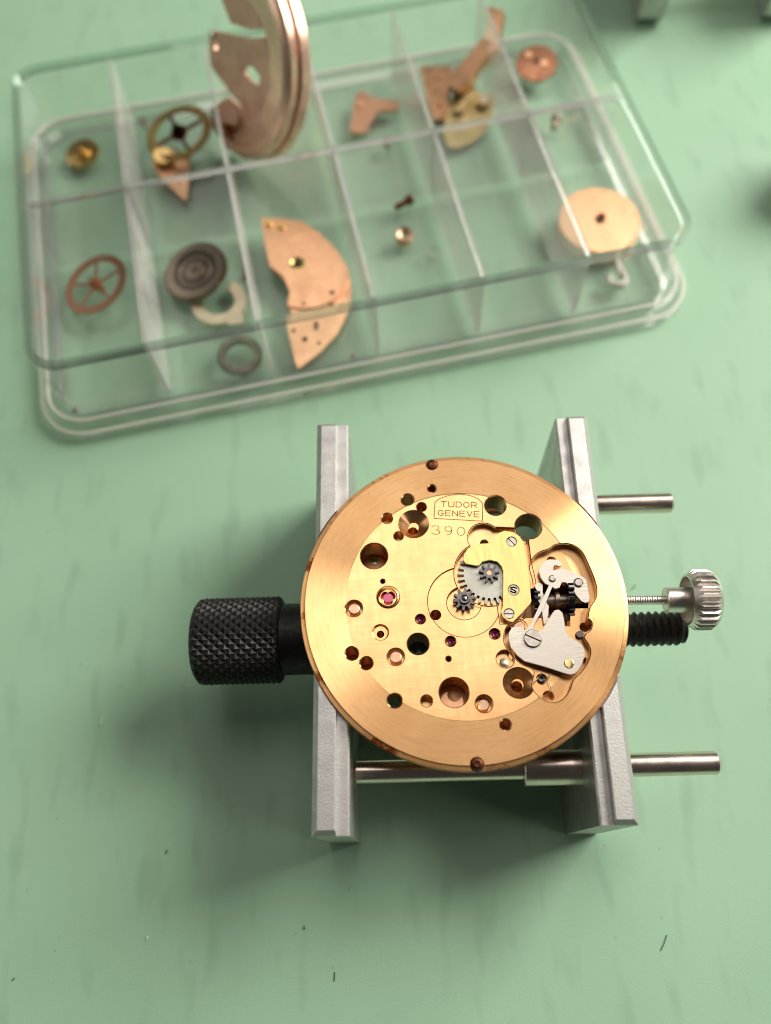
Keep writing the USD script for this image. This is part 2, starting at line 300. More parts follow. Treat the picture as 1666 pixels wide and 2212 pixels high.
# a second holder stands at the far edge of the picture
p1, p2 = at(np.array((1401, 60)), 0), at(np.array((1672, 54)), 0)
d2 = p2-p1; sp = np.linalg.norm(d2); d2 /= sp; n2 = np.array([-d2[1], d2[0], 0])
H2 = thing('movement_holder', 'dark grey holder standing at the top right edge, only its feet in view', 'movement holder', p1, 'movement holders on the bench mat')
for s in (0, 1):
    jb = bx(-1.7, 1.7, 0, 28, 0, 14.2).trim_by_plane([0, 0, -1], -13.8)
    jb -= Manifold.cube([8, 2, 2], True).rotate([45, 0, 0]).translate([0, 0, 0])
    part(H2, 'jaw', frame(jb, p1+d2*sp*s, d2, n2, [0, 0, 1.]), M['alloy_far'], 25)
for y in (6, 22):
    part(H2, 'guide_rod', along(Manifold.cylinder(sp-3.4, 1.0, 1.0, 32), p1+d2*1.7+n2*y+[0, 0, 7.], d2), M['nickel'])
# ------------------------------------------------------------------ the movement
MV = thing('watch_movement', 'open gold watch movement, dial side up, held between the holder jaws', 'watch movement', (*DC, 12.4))
cx, cy = DC
def hole(k, x, y, r):
    c = k(x, y)[0]; p = at2(c, ZP); return p[0], p[1], r/(2.173 if k in (k1, k2) else 4.5436)/scale_at(c, ZP)
def poly(k, pts, z=ZP): return at2(k(*pts), z)
body = rev([(0, 12.5), (DR-.95, 12.5), (DR-.85, 12.6), (DR-.85, 14.3), (DR-.02, 14.3), (DR, 14.34), (DR, 14.72), (DR-.06, 14.80), (DR-.34, 14.86), (DR-.38, 14.97), (DR-.42, 15.0), (RING_IN+.02, 15.0), (RING_IN-.02, 14.965), (0, 14.965)], 256).translate([cx, cy, 0])
ZI = 14.965
cut = []
def bore(h, z0, ch=.065):
    x, y, r = h; cut.append(cyl(x, y, r, z0, 15.5, n=40)); cut.append(cyl(x, y, r, ZI-ch, ZI+ch*1.2, r+ch*2.2, n=40))
post = []
thr = 12.0
for k, x, y, r, z in ((k1, 652, 192, 18, thr), (k1, 538, 245, 28, thr), (k1, 603, 278, 23, thr), (k1, 442, 333, 25, 13.9), (k1, 495, 415, 22, 14.0), (k1, 421, 627, 10, thr), (k1, 670, 783, 26, thr),
                      (k2, 587, 197, 51, thr), (k2, 730, 267, 12, thr), (k2, 277, 242, 30, thr), (k2, 345, 287, 30, thr), (k2, 478, 463, 33, thr), (k2, 627, 465, 27, 13.6), (k2, 998, 577, 24, thr),
                      (k1, 950, 272, 50, thr), (k1, 1105, 370, 63, thr), (k1, 380, 508, 64, thr), (k2, 756, 425, 70, thr)):
    bore(hole(k, x, y, r), z)
# two conical sinks
for (k, x, y, r), (k_, x_, y_, r_) in (((k1, 566, 358, 73), (k1, 563, 378, 24)), ((k2, 1060, 380, 76), (k2, 1056, 389, 28))):
    a, b = hole(k, x, y, r), hole(k_, x_, y_, r_)
    cut.append(cyl(a[0], a[1], b[2], 14.2, ZI+.004, a[2]+.004, n=64)); cut.append(cyl(b[0], b[1], b[2], 12.0, 15.2, n=40))
a, b = hole(k2, 410, 143, 41), hole(k2, 410, 148, 18)
cut.append(cyl(a[0], a[1], a[2]*.8, 14.72, ZI+.004, a[2], n=48)); cut.append(cyl(b[0], b[1], b[2], 12.0, 15.2, n=32))
# riveted posts in sinks
for k, x, y, r, rp, dz in ((k1, 286, 755, 40, 27, .08), (k2, 482, 258, 41, 28, .10), (k2, 897, 478, 41, 27, .45)):
    a = hole(k, x, y, r); bore(a, 13.9); post.append((a[0], a[1], rp/2.173/29., 13.8, ZI-dz))
# jewels
jew = [(hole(k1, 598, 805, 23), 'garnet'), (hole(k2, 740, 185, 24), 'garnet'), (hole(k2, 947, 150, 25), 'garnet')]
for a, _ in jew: bore(a, 14.3)
js = hole(k1, 446, 702, 53); bore(js, 14.2)
# centre recesses
ce = hole(k1, 803, 727, 82); big = hole(k1, 803, 722, 172)
cut.append(cyl(*big, ZI-.12, 15.4, n=128)); cut.append(cyl(*ce, ZI-.42, 15.4, n=96))
# recess under the brass bridge
r1 = unary_union([Point(hole(k3, 358, 280, 152)[:2]).buffer(hole(k3, 0, 0, 152)[2], 32), Point(hole(k3, 400, 625, 330)[:2]).buffer(hole(k3, 400, 625, 330)[2], 48),
    Polygon(poly(k3, [(400, 185), (485, 178), (670, 186), (670, 250), (790, 290), (815, 500), (860, 690), (840, 930), (760, 1060), (640, 1130), (520, 1120), (500, 950), (300, 300)])).buffer(0)])
cut.append(ex(r1, ZI-.68, 15.4)); cut.append(ex(r1.buffer(.055), ZI-.06, 15.4)); bore(hole(k3, 370, 302, 43), thr)
bore(hole(k3, 1040, 470, 50), 13.4)
# the keyless-works recess, two depths
r2 = soft(poly(k3, [(815, 530), (840, 480), (900, 420), (1010, 390), (1050, 350), (1150, 333), (1250, 355), (1330, 425), (1390, 560), (1440, 680), (1468, 790), (1455, 880), (1400, 950), (1385, 1000), (1378, 1060)]).tolist()
          + poly(k4, [(1372, 150), (1385, 190), (1420, 225), (1405, 280), (1350, 310), (1330, 350), (1385, 420), (1408, 500), (1375, 600), (1310, 690), (1225, 765), (1200, 870), (1130, 960), (1040, 990), (940, 960), (850, 870), (830, 810), (860, 720), (860, 660), (720, 610), (635, 510), (565, 430), (555, 330), (585, 235), (650, 195), (720, 120)]).tolist()
          + poly(k3, [(830, 940), (850, 850), (850, 690), (815, 600)]).tolist(), it=2)
cut.append(ex(r2, ZI-.85, 15.4)); cut.append(ex(r2.buffer(.05), ZI-.06, 15.4))
pit = rounded(poly(k3, [(815, 760), (960, 690), (1130, 700), (1240, 760), (1405, 860), (1405, 938), (1228, 942), (1228, 1118), (1150, 1118), (1146, 1035), (950, 1035), (740, 1040), (770, 985), (820, 900)]), .02)
cut.append(ex(pit, 12.4, 15.4)); cut.append(ex(soft(poly(k4, [(560, 290), (590, 235), (650, 200), (650, 420), (690, 520), (640, 490), (585, 430)]), it=1), 13.0, 15.4)); cut.append(ex(soft(poly(k4, [(1290, 690), (1330, 560), (1400, 500), (1370, 610)]), it=1), 13.3, 15.4))
cut.append(ex(Polygon(poly(k3, [(1030, 770), (1110, 770), (1100, 870), (1040, 870)])).buffer(0), 12, 13.2))
bore(hole(k4, 1368, 218, 50), 13.0); bore(hole(k4, 1315, 300, 40), 13.2); bore(hole(k4, 1010, 905, 58), 13.2); bore(hole(k4, 945, 735, 58), 13.3); bore(hole(k4, 570, 560, 88), 14.3)
a = hole(k2, 1068, 105, 42); bore(a, 14.0)
# dial-foot screw seats and the stem tunnel
feet = [hole(k1, 652, 80, 27), hole(k2, 864, 762, 31)]
for a in feet: cut.append(cyl(a[0], a[1], a[2]+.04, 14.0, 15.4, n=32))
stem0, stem1 = at((k3(1200, 897)[0]), 13.35), at((1437, 1296), 13.35)
sd = stem1-stem0; sd /= np.linalg.norm(sd)
cut.append(along(Manifold.cylinder(12, .55, .55, 32), stem0, sd))
# engraved lettering: single-stroke letters cut as grooves
STROKES = {'T': [[(0, 1), (1, 1)], [(.5, 1), (.5, 0)]], 'U': [[(0, 1), (0, .3), (.12, .08), (.35, 0), (.65, 0), (.88, .08), (1, .3), (1, 1)]],
    'D': [[(0, 0), (0, 1), (.5, 1), (.8, .9), (1, .65), (1, .35), (.8, .1), (.5, 0), (0, 0)]],
    'O': [[(.5, 1), (.2, .92), (0, .65), (0, .35), (.2, .08), (.5, 0), (.8, .08), (1, .35), (1, .65), (.8, .92), (.5, 1)]],
    'R': [[(0, 0), (0, 1), (.65, 1), (.92, .9), (.95, .7), (.85, .52), (.6, .46), (0, .46)], [(.55, .46), (1, 0)]],
    'G': [[(.95, .82), (.75, .96), (.5, 1), (.2, .92), (0, .65), (0, .35), (.2, .08), (.5, 0), (.8, .06), (1, .2), (1, .46), (.6, .46)]],
    'E': [[(1, 1), (0, 1), (0, 0), (1, 0)], [(0, .52), (.85, .52)]], 'N': [[(0, 0), (0, 1), (1, 0), (1, 1)]], 'V': [[(0, 1), (.5, 0), (1, 1)]],
    '3': [[(0, .85), (.2, .98), (.55, 1), (.85, .88), (.88, .68), (.7, .54), (.4, .52), (.75, .5), (1, .32), (.95, .12), (.6, 0), (.2, .02), (0, .15)]],
    '9': [[(.95, .68), (.8, .46), (.45, .4), (.1, .52), (.02, .74), (.15, .93), (.5, 1), (.82, .93), (.96, .7), (.9, .35), (.7, .1), (.35, 0)]],
    '0': [[(.5, 1), (.2, .9), (0, .6), (0, .4), (.2, .1), (.5, 0), (.8, .1), (1, .4), (1, .6), (.8, .9), (.5, 1)]]}
def lettering(text, c0, c1, hpx, wid, gap=.42):
    """text from picture point c0 (baseline start) to c1 (baseline end), capitals hpx high"""
    A, B = at2(np.array(c0, float), ZP), at2(np.array(c1, float), ZP); x = B-A; L = np.linalg.norm(x); x /= L; y = np.array([-x[1], x[0]])
    hgt = hpx/scale_at(np.array(c0, float), ZP); n = len(text); w = L/(n+gap*(n-1)); out = []
    for i, ch in enumerate(text):
        for s in STROKES[ch]:
            out.append(LineString([A+x*(i*w*(1+gap)+px*w)+y*py*hgt for px, py in s]).buffer(wid/2, quad_segs=3))
    return unary_union(out)
t1 = lettering('TUDOR', k1(694, 276)[0], k1(862, 282)[0], 27/2.173, .07)
t2 = lettering('GENEVE', k1(681, 318)[0], k1(874, 325)[0], 27/2.173, .07)
t3 = lettering('390', k1(652, 406)[0], k1(806, 414)[0], 44/2.173, .055, .62)
fr = np.array(poly(k1, [(662, 332), (666, 256), (690, 238), (730, 224), (780, 218), (830, 224), (870, 240), (891, 262), (889, 345), (662, 332)]))
t4 = LineString(fr).buffer(.035)
letters = unary_union([t1, t2, t4])
zl = ZI
scr = [LineString(poly(k1, q)).buffer(w) for q, w in (([(350, 205), (362, 230), (372, 290), (380, 360)], .018), ([(255, 630), (270, 690)], .012), ([(470, 612), (495, 618)], .03), ([(478, 640), (505, 632)], .03), ([(660, 590), (720, 585)], .010), ([(500, 560), (600, 600)], .008))]
cut.append(ex(unary_union(scr), ZI-.012, 15.3))
cut.append(ex(letters, ZI-.035, 15.3)); cut.append(ex(t3, ZI-.02, 15.3))
# thin scribed lines on the plate: the slot from the recess to the big hole and the bridge edge line
br = rounded(poly(k3, [(440, 335), (465, 280), (500, 238), (560, 214), (640, 226), (700, 262), (742, 315), (770, 430), (800, 680), (824, 900), (816, 925), (740, 1010), (650, 1100), (632, 1110), (590, 1095), (545, 1060), (526, 1015), (545, 950), (548, 610), (530, 560), (490, 518), (420, 500), (345, 515), (310, 552), (285, 556), (180, 538), (155, 500), (165, 440), (205, 385), (280, 350), (340, 340)]), .10)
cut_late = [ex(pit.buffer(.03), 12, 16), ex(Point(mw[:2]).buffer(mw[2]+.1) if False else pit, 12, 16)]
for g_ in (r1.buffer(.055), r2.buffer(.05), Point(big[:2]).buffer(big[2], 48), Point(ce[:2]).buffer(ce[2], 48)):
    cut.append(ex(g_.exterior.buffer(.035, quad_segs=2), ZI-.14, 15.3))
cut.append(ex(LineString(poly(k1, [(955, 376), (1050, 378)])).buffer(.07), ZI-.25, 15.3)); cut.append(ex(LineString(poly(k3, [(795, 300), (800, 400), (816, 495)])).buffer(.05), ZI-.3, 15.3))
plate = Manifold.batch_boolean([body]+cut, OpType.Subtract)
# gold plate: turned outer ring, straight-brushed centre
M['gold'] = mat('gold_plate', {'g': ('geometry', {}), 'sub': ('vector_math', {'math_type': 'subtract', 'vector2': (cx*MM, cy*MM, ZP*MM)}), 'sx': ('separate_xyz', {}),
    'cxy': ('combine_xyz', {}), 'len': ('vector_math', {'math_type': 'length'}), 'isring': ('math', {'math_type': 'greater_than', 'value2': RING_IN*MM}),
    
    'rn': ('combine_xyz', {}), 'rs': ('math', {'math_type': 'multiply', 'value2': 60.0}), 'n1': ('noise_texture', {'scale': 320, 'detail': 6, 'roughness': .65}),
    'mp': ('mapping', {'scale': (1, 9, 1), 'rotation': (0, 0, .05)}), 'n2': ('noise_texture', {'scale': 420, 'detail': 5, 'roughness': .7}),
    'n3': ('noise_texture', {'scale': 160, 'detail': 3}), 'mp6': ('mapping', {'scale': (7, 1, 1), 'rotation': (0, 0, .08)}), 'n6': ('noise_texture', {'scale': 380, 'detail': 4, 'roughness': .7}), 'm26': ('mix_float', {'fac': .5}),
    'c': ('rgb_ramp', {'ramp': [(.25, (.76, .42, .18)), (.75, (.94, .57, .28))]}), 'cn': ('mix_float', {'fac': .5}),
    'ro': ('map_range', {'from_min': .32, 'from_max': .68, 'to_min': .33, 'to_max': .21}),
    'ring_n': ('noise_texture', {'dimensions': '1D', 'scale': 62000, 'detail': 0}), 'n2s': ('math', {'math_type': 'multiply', 'value2': 1.0}), 'bh': ('mix_float', {}), 'tn': ('vector_math', {'math_type': 'normalize'}), 'rom': ('mix_float', {'b': .32}), 'b': ('bump', {'strength': 1.0, 'distance': 1.4e-6}),
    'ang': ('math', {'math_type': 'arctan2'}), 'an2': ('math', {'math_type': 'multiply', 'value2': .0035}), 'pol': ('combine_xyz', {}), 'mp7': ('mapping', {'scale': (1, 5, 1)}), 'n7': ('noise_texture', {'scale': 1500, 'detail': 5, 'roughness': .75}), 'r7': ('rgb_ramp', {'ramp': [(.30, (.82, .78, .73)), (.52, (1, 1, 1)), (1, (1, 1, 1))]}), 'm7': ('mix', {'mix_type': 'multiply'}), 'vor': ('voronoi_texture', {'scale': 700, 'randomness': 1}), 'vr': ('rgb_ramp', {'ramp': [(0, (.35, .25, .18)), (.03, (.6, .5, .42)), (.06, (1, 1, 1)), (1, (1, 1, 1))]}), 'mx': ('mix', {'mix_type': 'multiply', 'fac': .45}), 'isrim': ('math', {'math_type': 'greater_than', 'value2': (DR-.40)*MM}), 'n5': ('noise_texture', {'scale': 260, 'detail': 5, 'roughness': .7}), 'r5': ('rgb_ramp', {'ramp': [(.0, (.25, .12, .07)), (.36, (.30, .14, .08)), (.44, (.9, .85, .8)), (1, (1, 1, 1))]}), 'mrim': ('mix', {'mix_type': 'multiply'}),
    'p': ('principled_bsdf', {'metallic': 1.0})},
    [('g.position', 'sub.vector1'), ('sub.vector', 'sx.vector'), ('sx.x', 'cxy.x'), ('sx.y', 'cxy.y'), ('cxy.vector', 'len.vector1'), ('len.value', 'isring.value1'),
     
     ('g.position', 'n1.vector'), ('g.position', 'mp.vector'), ('mp.vector', 'n2.vector'), ('g.position', 'n3.vector'),
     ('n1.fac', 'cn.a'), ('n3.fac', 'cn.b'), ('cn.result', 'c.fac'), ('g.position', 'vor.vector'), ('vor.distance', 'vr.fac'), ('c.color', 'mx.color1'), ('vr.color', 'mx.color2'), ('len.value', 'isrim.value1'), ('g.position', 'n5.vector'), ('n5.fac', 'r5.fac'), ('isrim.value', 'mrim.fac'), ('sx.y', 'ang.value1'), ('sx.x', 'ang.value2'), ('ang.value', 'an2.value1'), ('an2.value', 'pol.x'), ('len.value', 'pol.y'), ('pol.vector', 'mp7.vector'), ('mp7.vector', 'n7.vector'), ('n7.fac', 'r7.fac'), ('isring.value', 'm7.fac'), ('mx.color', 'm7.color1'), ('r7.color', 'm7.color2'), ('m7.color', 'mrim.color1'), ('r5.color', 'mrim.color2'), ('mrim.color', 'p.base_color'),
     ('g.position', 'mp6.vector'), ('mp6.vector', 'n6.vector'), ('n2.fac', 'm26.a'), ('n6.fac', 'm26.b'), ('m26.result', 'ro.value'), ('ro.result', 'rom.a'), ('isring.value', 'rom.fac'), ('rom.result', 'p.roughness'),
     ('cxy.vector', 'tn.vector1'), ('tn.vector', 'p.tangent'), ('isring.value', 'p.anisotropic'), ('len.value', 'ring_n.w'), ('isring.value', 'bh.fac'), ('n2.fac', 'n2s.value1'), ('n2s.value', 'bh.a'), ('ring_n.fac', 'bh.b'), ('bh.result', 'b.height'), ('b.normal', 'p.normal')])
part(MV, 'main_plate', plate, M['gold'], 30)
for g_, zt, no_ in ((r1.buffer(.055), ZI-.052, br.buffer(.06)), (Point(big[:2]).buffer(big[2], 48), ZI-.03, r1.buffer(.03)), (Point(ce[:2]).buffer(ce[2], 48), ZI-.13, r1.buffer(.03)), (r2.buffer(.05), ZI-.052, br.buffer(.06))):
    part(MV, 'edge_shade', ex(g_.exterior.buffer(.026, quad_segs=2).difference(no_), zt-.06, zt) - Manifold.batch_boolean(cut_late, OpType.Add), M['groove_ink_shade'], False)  # dark strips painted in as the shade lines along recess and circle edges
under = Manifold.cylinder(1.3, DR-1.6, DR-1.6, 96).translate([cx, cy, 11.0])
for k, x, y, r in ((k1, 950, 272, 95), (k1, 1105, 370, 110),  (k2, 478, 463, 60), (k1, 538, 245, 40), (k3, 370, 302, 110), (k2, 587, 190, 80)):
    x, y, r = hole(k, x, y, r); under -= cyl(x, y, r, 10, 13, n=32)
q_ = at2(k1(382, 530)[0], 12.3); under -= cyl(q_[0], q_[1], .30, 10, 13, n=24)
part(MV, 'lower_bridge', under, M['copper_deep'])
part(MV, 'engraving', ex(letters.buffer(-.002), ZI-.034, ZI-.022), M['groove_ink_shade'], False, 'engraved maker name in an arched frame')
part(MV, 'engraving', ex(t3.buffer(-.002), ZI-.019, ZI-.010), M['groove_ink_shade'], False, 'engraved number 390')
for x, y, r, z0, zt in post: part(MV, 'rivet', cyl(x, y, r, z0, zt-.04)+cyl(x, y, r, zt-.041, zt, r-.06), M['pink_post'])
for (x, y, r), mm in jew:
    s = rev([(0, 14.35), (r-.03, 14.35), (r-.03, 14.70), (r*.55, 14.80), (r*.3, 14.72), (0, 14.66)], 40).translate([x, y, 0]); part(MV, 'jewel', s, M[mm])
x, y, r = js
part(MV, 'jewel_setting', rev([(r*.62, 14.25), (r-.02, 14.25), (r-.02, 14.98), (r*.86, 15.01), (r*.68, 14.80), (r*.62, 14.7)], 48).translate([x, y, 0]), M['gold_bright'])
lob = unary_union([Point(x+r*.36*math.cos(a), y+r*.34*math.sin(a)).buffer(r*.40) for a in (.5, 2.6, 4.7)])
part(MV, 'jewel_clip', ex(Point(x, y).buffer(r*.72).difference(lob).union(LineString([Point(x+r*.72*math.cos(a), y+r*.72*math.sin(a)) for a in np.linspace(0, 6.28, 40)]).buffer(.03)), 14.78, 14.86), M['brass'])
part(MV, 'jewel', rev([(0, 14.26), (r*.6, 14.26), (r*.6, 14.6), (r*.42, 14.74), (0, 14.78)], 40).translate([x, y, 0]), M['ruby'], label='bright pink ruby in a gilt setting')
for (x, y, r) in feet:
    s = rev([(0, 14.05), (r, 14.05), (r, 15.02), (r*.85, 15.14), (r*.45, 15.18), (r*.40, 15.08), (0, 15.06)], 40).translate([x, y, 0])
    part(MV, 'dial_foot_screw', s, M['brown_screw'])
# parts seen down the holes
a = hole(k2, 756, 425, 70); s = cyl(a[0]-.1, a[1]-.35, a[2]*.80, 12.32, 12.9)-cyl(a[0]+.15, a[1]+.25, a[2]*.5, 12.3, 14)
part(MV, 'barrel_arbor', s, M['copper'])
a = hole(k2, 990, 285, 26); part(MV, 'small_screw', rev([(0, 14.32), (a[2], 14.32), (a[2], 14.62), (a[2]*.5, 14.72), (0, 14.74)], 32).translate([a[0], a[1], 0]), M['dark_gear'])
a = hole(k2, 1068, 105, 30); part(MV, 'rivet', rev([(0, 14.02), (a[2], 14.02), (a[2], 14.25), (a[2]*.8, 14.32), (0, 14.32)], 32).translate([a[0], a[1], 0]), M['pink_post'])
a = hole(k4, 1315, 300, 34); part(MV, 'pin', cyl(a[0], a[1], a[2], 13.2, 14.55), M['pinion'])
a = hole(k4, 945, 735, 40); part(MV, 'small_screw', rev([(0, 13.3), (a[2], 13.3), (a[2], 14.0), (a[2]*.5, 14.06), (0, 14.02)], 32).translate([a[0], a[1], 0]), M['pinion'])
# cannon pinion at the centre
pc = hole(k3, 165, 892, 112); zb = ZI-.30
g = ex(gear(10, pc[2], pc[2]*.66, 0, .2, .34, .55, pc[:2]), zb+.22, zb+.62)+cyl(pc[0], pc[1], pc[2]*.55, zb+.02, zb+.23)
tube = cyl(pc[0], pc[1], pc[2]*.47, zb+.6, 15.55)-cyl(pc[0], pc[1], pc[2]*.30, 15.2, 15.7)
part(MV, 'cannon_pinion', g+tube, M['pinion']); part(MV, 'centre_arbor', cyl(pc[0], pc[1], pc[2]*.2, zb+.7, 15.50)+cyl(pc[0], pc[1], pc[2]*.2, 15.5, 15.56, .03), M['steel_screw'])
# minute wheel and its pinion
mw = hole(k3, 412, 622, 312); zw = ZI-.42
w = ex(gear(30, mw[2], mw[2]*.80, mw[2]*.07, .5, .42, .52, mw[:2]), zw, zw+.13)
part(MV, 'minute_wheel', w, M['steel_wheel'])
part(MV, 'minute_pinion', ex(gear(9, mw[2]*.325, mw[2]*.18, mw[2]*.085, .1, .30, .5, mw[:2]), zw+.13, zw+.46), M['pinion'])
part(MV, 'wheel_stud', cyl(mw[0], mw[1], mw[2]*.08, zw, zw+.42), M['pink_post'])
# brass bridge with three screws
bz0, bz1 = ZI-.16, ZI+.10
scs = [hole(k3, 630, 320, 50), hole(k3, 650, 795, 55), hole(k3, 605, 1027, 51)]
bm = ex(br, bz0, bz1-.03)+ex(br.buffer(-.03), bz1-.031, bz1)
bm -= Manifold.batch_boolean([cyl(s[0], s[1], s[2]+.035, 14, 16, n=40) for s in scs], OpType.Add)
bm -= ex(Point(mw[:2]).buffer(mw[2]*.40), 14, 16)
part(MV, 'wheel_bridge', bm, M['bridge_brass'])
part(MV, 'bridge_foot', ex(br.buffer(-.25).intersection(sbox(*(poly(k3, [(560, 1100)])[0]), *(poly(k3, [(830, 230)])[0])).buffer(.001)), ZI-.68, bz0), M['gold_bright'])
def screw(s, top, ang, slot=.22, mtl='steel_screw', dep=.14, thick=.3, mark=None):
    x, y, r = s; m = rev([(0, top-thick), (r, top-thick), (r, top-.045), (r-.045, top), (0, top)], 48).translate([x, y, 0])
    if mark is None: m -= Manifold.cube([2.4*r, slot*r, dep*2], True).rotate([0, 0, ang]).translate([x, y, top])
    else: m -= ex(mark, top-dep, top+1)
    p = part(MV, 'screw', m, M[mtl])
    f = ex(mark.buffer(-.004), top-dep, top-dep*.75) if mark is not None else Manifold.cube([1.94*r, slot*r-.008, dep*.25], True).rotate([0, 0, ang]).translate([x, y, top-dep*.87])
    part(p, 'slot', f, M['groove_ink_shade'], False)  # dark bar painted in as shade at the bottom of the cut
    return p
screw(scs[0], bz1-.03, -52, .2); screw(scs[2], bz1-.03, -4, .2)
x, y, r = scs[1]
sm = LineString([(x-r*q[0], y+r*q[1]) for q in ((-.55, .30), (-.1, .52), (.42, .50), (.45, .25), (-.02, .0), (-.35, -.28), (-.25, -.52), (.15, -.45), (.6, -.15))]).buffer(r*.14)
screw(scs[1], bz1-.03, 0, mark=sm)
# keyless works: setting lever, detent spring plate, yoke, wheels on the stem
def up(pts3, pts4=None): return np.vstack([poly(k3, pts3)]+([poly(k4, pts4)] if pts4 else []))
sl = rounded(up([(902, 600), (912, 560), (945, 512), (1000, 480), (1085, 484), (1128, 515), (1122, 545), (1098, 552), (1080, 540), (1052, 542), (1045, 560), (1045, 590), (1120, 568), (1180, 580), (1330, 650), (1368, 680), (1385, 760), (1404, 855), (1396, 897), (1360, 910), (1322, 892), (1260, 820), (1195, 740), (1170, 708), (1130, 706), (1105, 760), (1062, 768), (1000, 735), (965, 720), (925, 668)]), .012)
zs0, zs1 = ZI-.45, ZI-.22
lv = [hole(k3, 1035, 672, 36), hole(k3, 1292, 712, 48)]
part(MV, 'setting_lever', ex(sl, zs0, zs1-.02)+ex(sl.buffer(-.02), zs1-.021, zs1), M['steel'])
for s in lv: part(MV, 'lever_pin', rev([(0, zs0-.3), (s[2], zs0-.3), (s[2], zs1+.07), (s[2]*.7, zs1+.15), (0, zs1+.16)], 32).translate([s[0], s[1], 0]), M['steel_screw'])
dt = unary_union([rounded(poly(k4, [(600, 360), (604, 300), (640, 250), (690, 240), (735, 262), (770, 282), (805, 290), (850, 288), (900, 290), (935, 270), (985, 190), (1035, 105), (1060, 80), (1095, 76), (1130, 105), (1146, 180), (1160, 290), (1190, 340), (1275, 385), (1330, 430), (1352, 495), (1330, 590), (1285, 670), (1250, 705), (1205, 714), (1150, 700), (1000, 650), (870, 612), (760, 582), (690, 530), (625, 450)]), .06),
    Polygon(np.vstack([poly(k4, [(770, 290), (815, 225), (850, 150)]), poly(k3, [(1003, 735), (1040, 738)]), poly(k4, [(940, 70), (880, 170), (845, 235), (855, 290)])])).buffer(0)]).buffer(-.01).buffer(.01)
zd0, zd1 = ZI-.21, ZI+.02
part(MV, 'detent_plate', ex(dt, zd0, zd1-.025)+ex(dt.buffer(-.025), zd1-.026, zd1), M['steel'])
screw(hole(k4, 838, 362, 89), zd1+.22, -29, .17, 'steel_screw', .10, .22)
a = hole(k4, 1195, 605, 50); part(MV, 'brass_stud', cyl(a[0], a[1], a[2], zd0-.3, zd1+.02)+cyl(a[0], a[1], a[2], zd1+.02, zd1+.05, a[2]-.05), M['gold_bright'])
yk = rounded(np.vstack([poly(k3, [(868, 745), (880, 715), (915, 700), (945, 722), (945, 790), (965, 860), (985, 905)]), poly(k4, [(1005, 20), (1000, 110), (985, 170), (960, 205), (945, 120), (935, 40)]), poly(k3, [(905, 880), (898, 790)])]), .03)
part(MV, 'yoke', ex(yk, ZI-.75, ZI-.46), M['steel'])
def xgear(px, z, n, ro, rr, w): 
    p = at(np.array(px), z); return along(Manifold.extrude(cs(gear(n, ro, rr, 0, .3, .42, .6)), w), p-sd*w/2, sd)
r_cl = 44/scale_at((1228, 1300), 13.6)
def sxp(px, z=13.35):                       # point of the stem axis that shows at the picture column px
    t = (at((px, 1296), z)-stem0)@sd; return stem0+sd*t
def on_stem(px0, n, ro, rr, w): return along(Manifold.extrude(cs(gear(n, ro, rr, 0, .3, .46, .62)), w), sxp(px0)-sd*w/2, sd)
part(MV, 'winding_wheel', on_stem(1228, 22, 1.62, 1.30, .46).translate([0, 0, .12]), M['pinion'])
part(MV, 'clutch_wheel', on_stem(1157, 16, 1.30, .98, .42), M['pinion'])
part(MV, 'clutch_sleeve', along(Manifold.cylinder(1.9, .55, .55, 40), sxp(1170), sd)+along(Manifold.cylinder(.3, .78, .78, 40), sxp(1198), sd), M['dark_gear'])
sl0 = sxp(1232)
L = np.linalg.norm(stem1-sl0)
def stem_fn(U, T): X = U*L; th = np.clip((X-3.0)/.2, 0, 1); return X, .37-.05*th*tri(X/.19+T/(2*math.pi))
part(MV, 'winding_stem', tm_along(surf(stem_fn, 280, 24), sl0, sd), M['crown_steel'], 50)
for pts in ([(930, 668), (922, 715), (880, 752), (838, 795)], [(1018, 690), (1000, 742), (1030, 835), (1010, 885), (965, 912), (900, 908)]):
    zz = np.linspace(ZI-.30, ZI-.55, len(pts)); p = poly(k4, pts); part(MV, 'wire_spring', wire(np.c_[p, zz], .035), M['steel_screw'])
# crown
CR = 65/scale_at((1530, 1294), 13.35)
tube_l = np.linalg.norm(at((1487, 1294), 13.35)-stem1)
CT = 28/scale_at((1460, 1293), 13.35)
CW = 2.15; c0 = stem1+sd*(tube_l-.15)
cwn = along(rev([(CT+.02, .55), (CR*.78, .55), (CR*.78, .0), (CR*.84, 0), (CR*1.02, .55), (CR*1.02, CW-.5), (CR*.86, CW), (0, CW+.08), (0, .6), (CT+.02, .6)], 168), [0, 0, 0], [0, 0, 1])
NF = 28
vg = [(CR*(1.03 if k % 2 else .885)*math.cos(math.pi*k/NF), CR*(1.03 if k % 2 else .885)*math.sin(math.pi*k/NF)) for k in range(2*NF)]
cwn = cwn ^ ex(Polygon(vg).buffer(.03, quad_segs=2), -1, 5)
CRP = part(MV, 'crown', along(cwn, c0, sd), M['crown_steel'], 20, 'fluted steel winding crown')
part(CRP, 'crown_tube', along(rev([(.36, 0), (CT-.1, 0), (CT, .1), (CT, tube_l+.55), (.36, tube_l+.55)], 64), stem1-sd*.02, sd), M['crown_steel'])
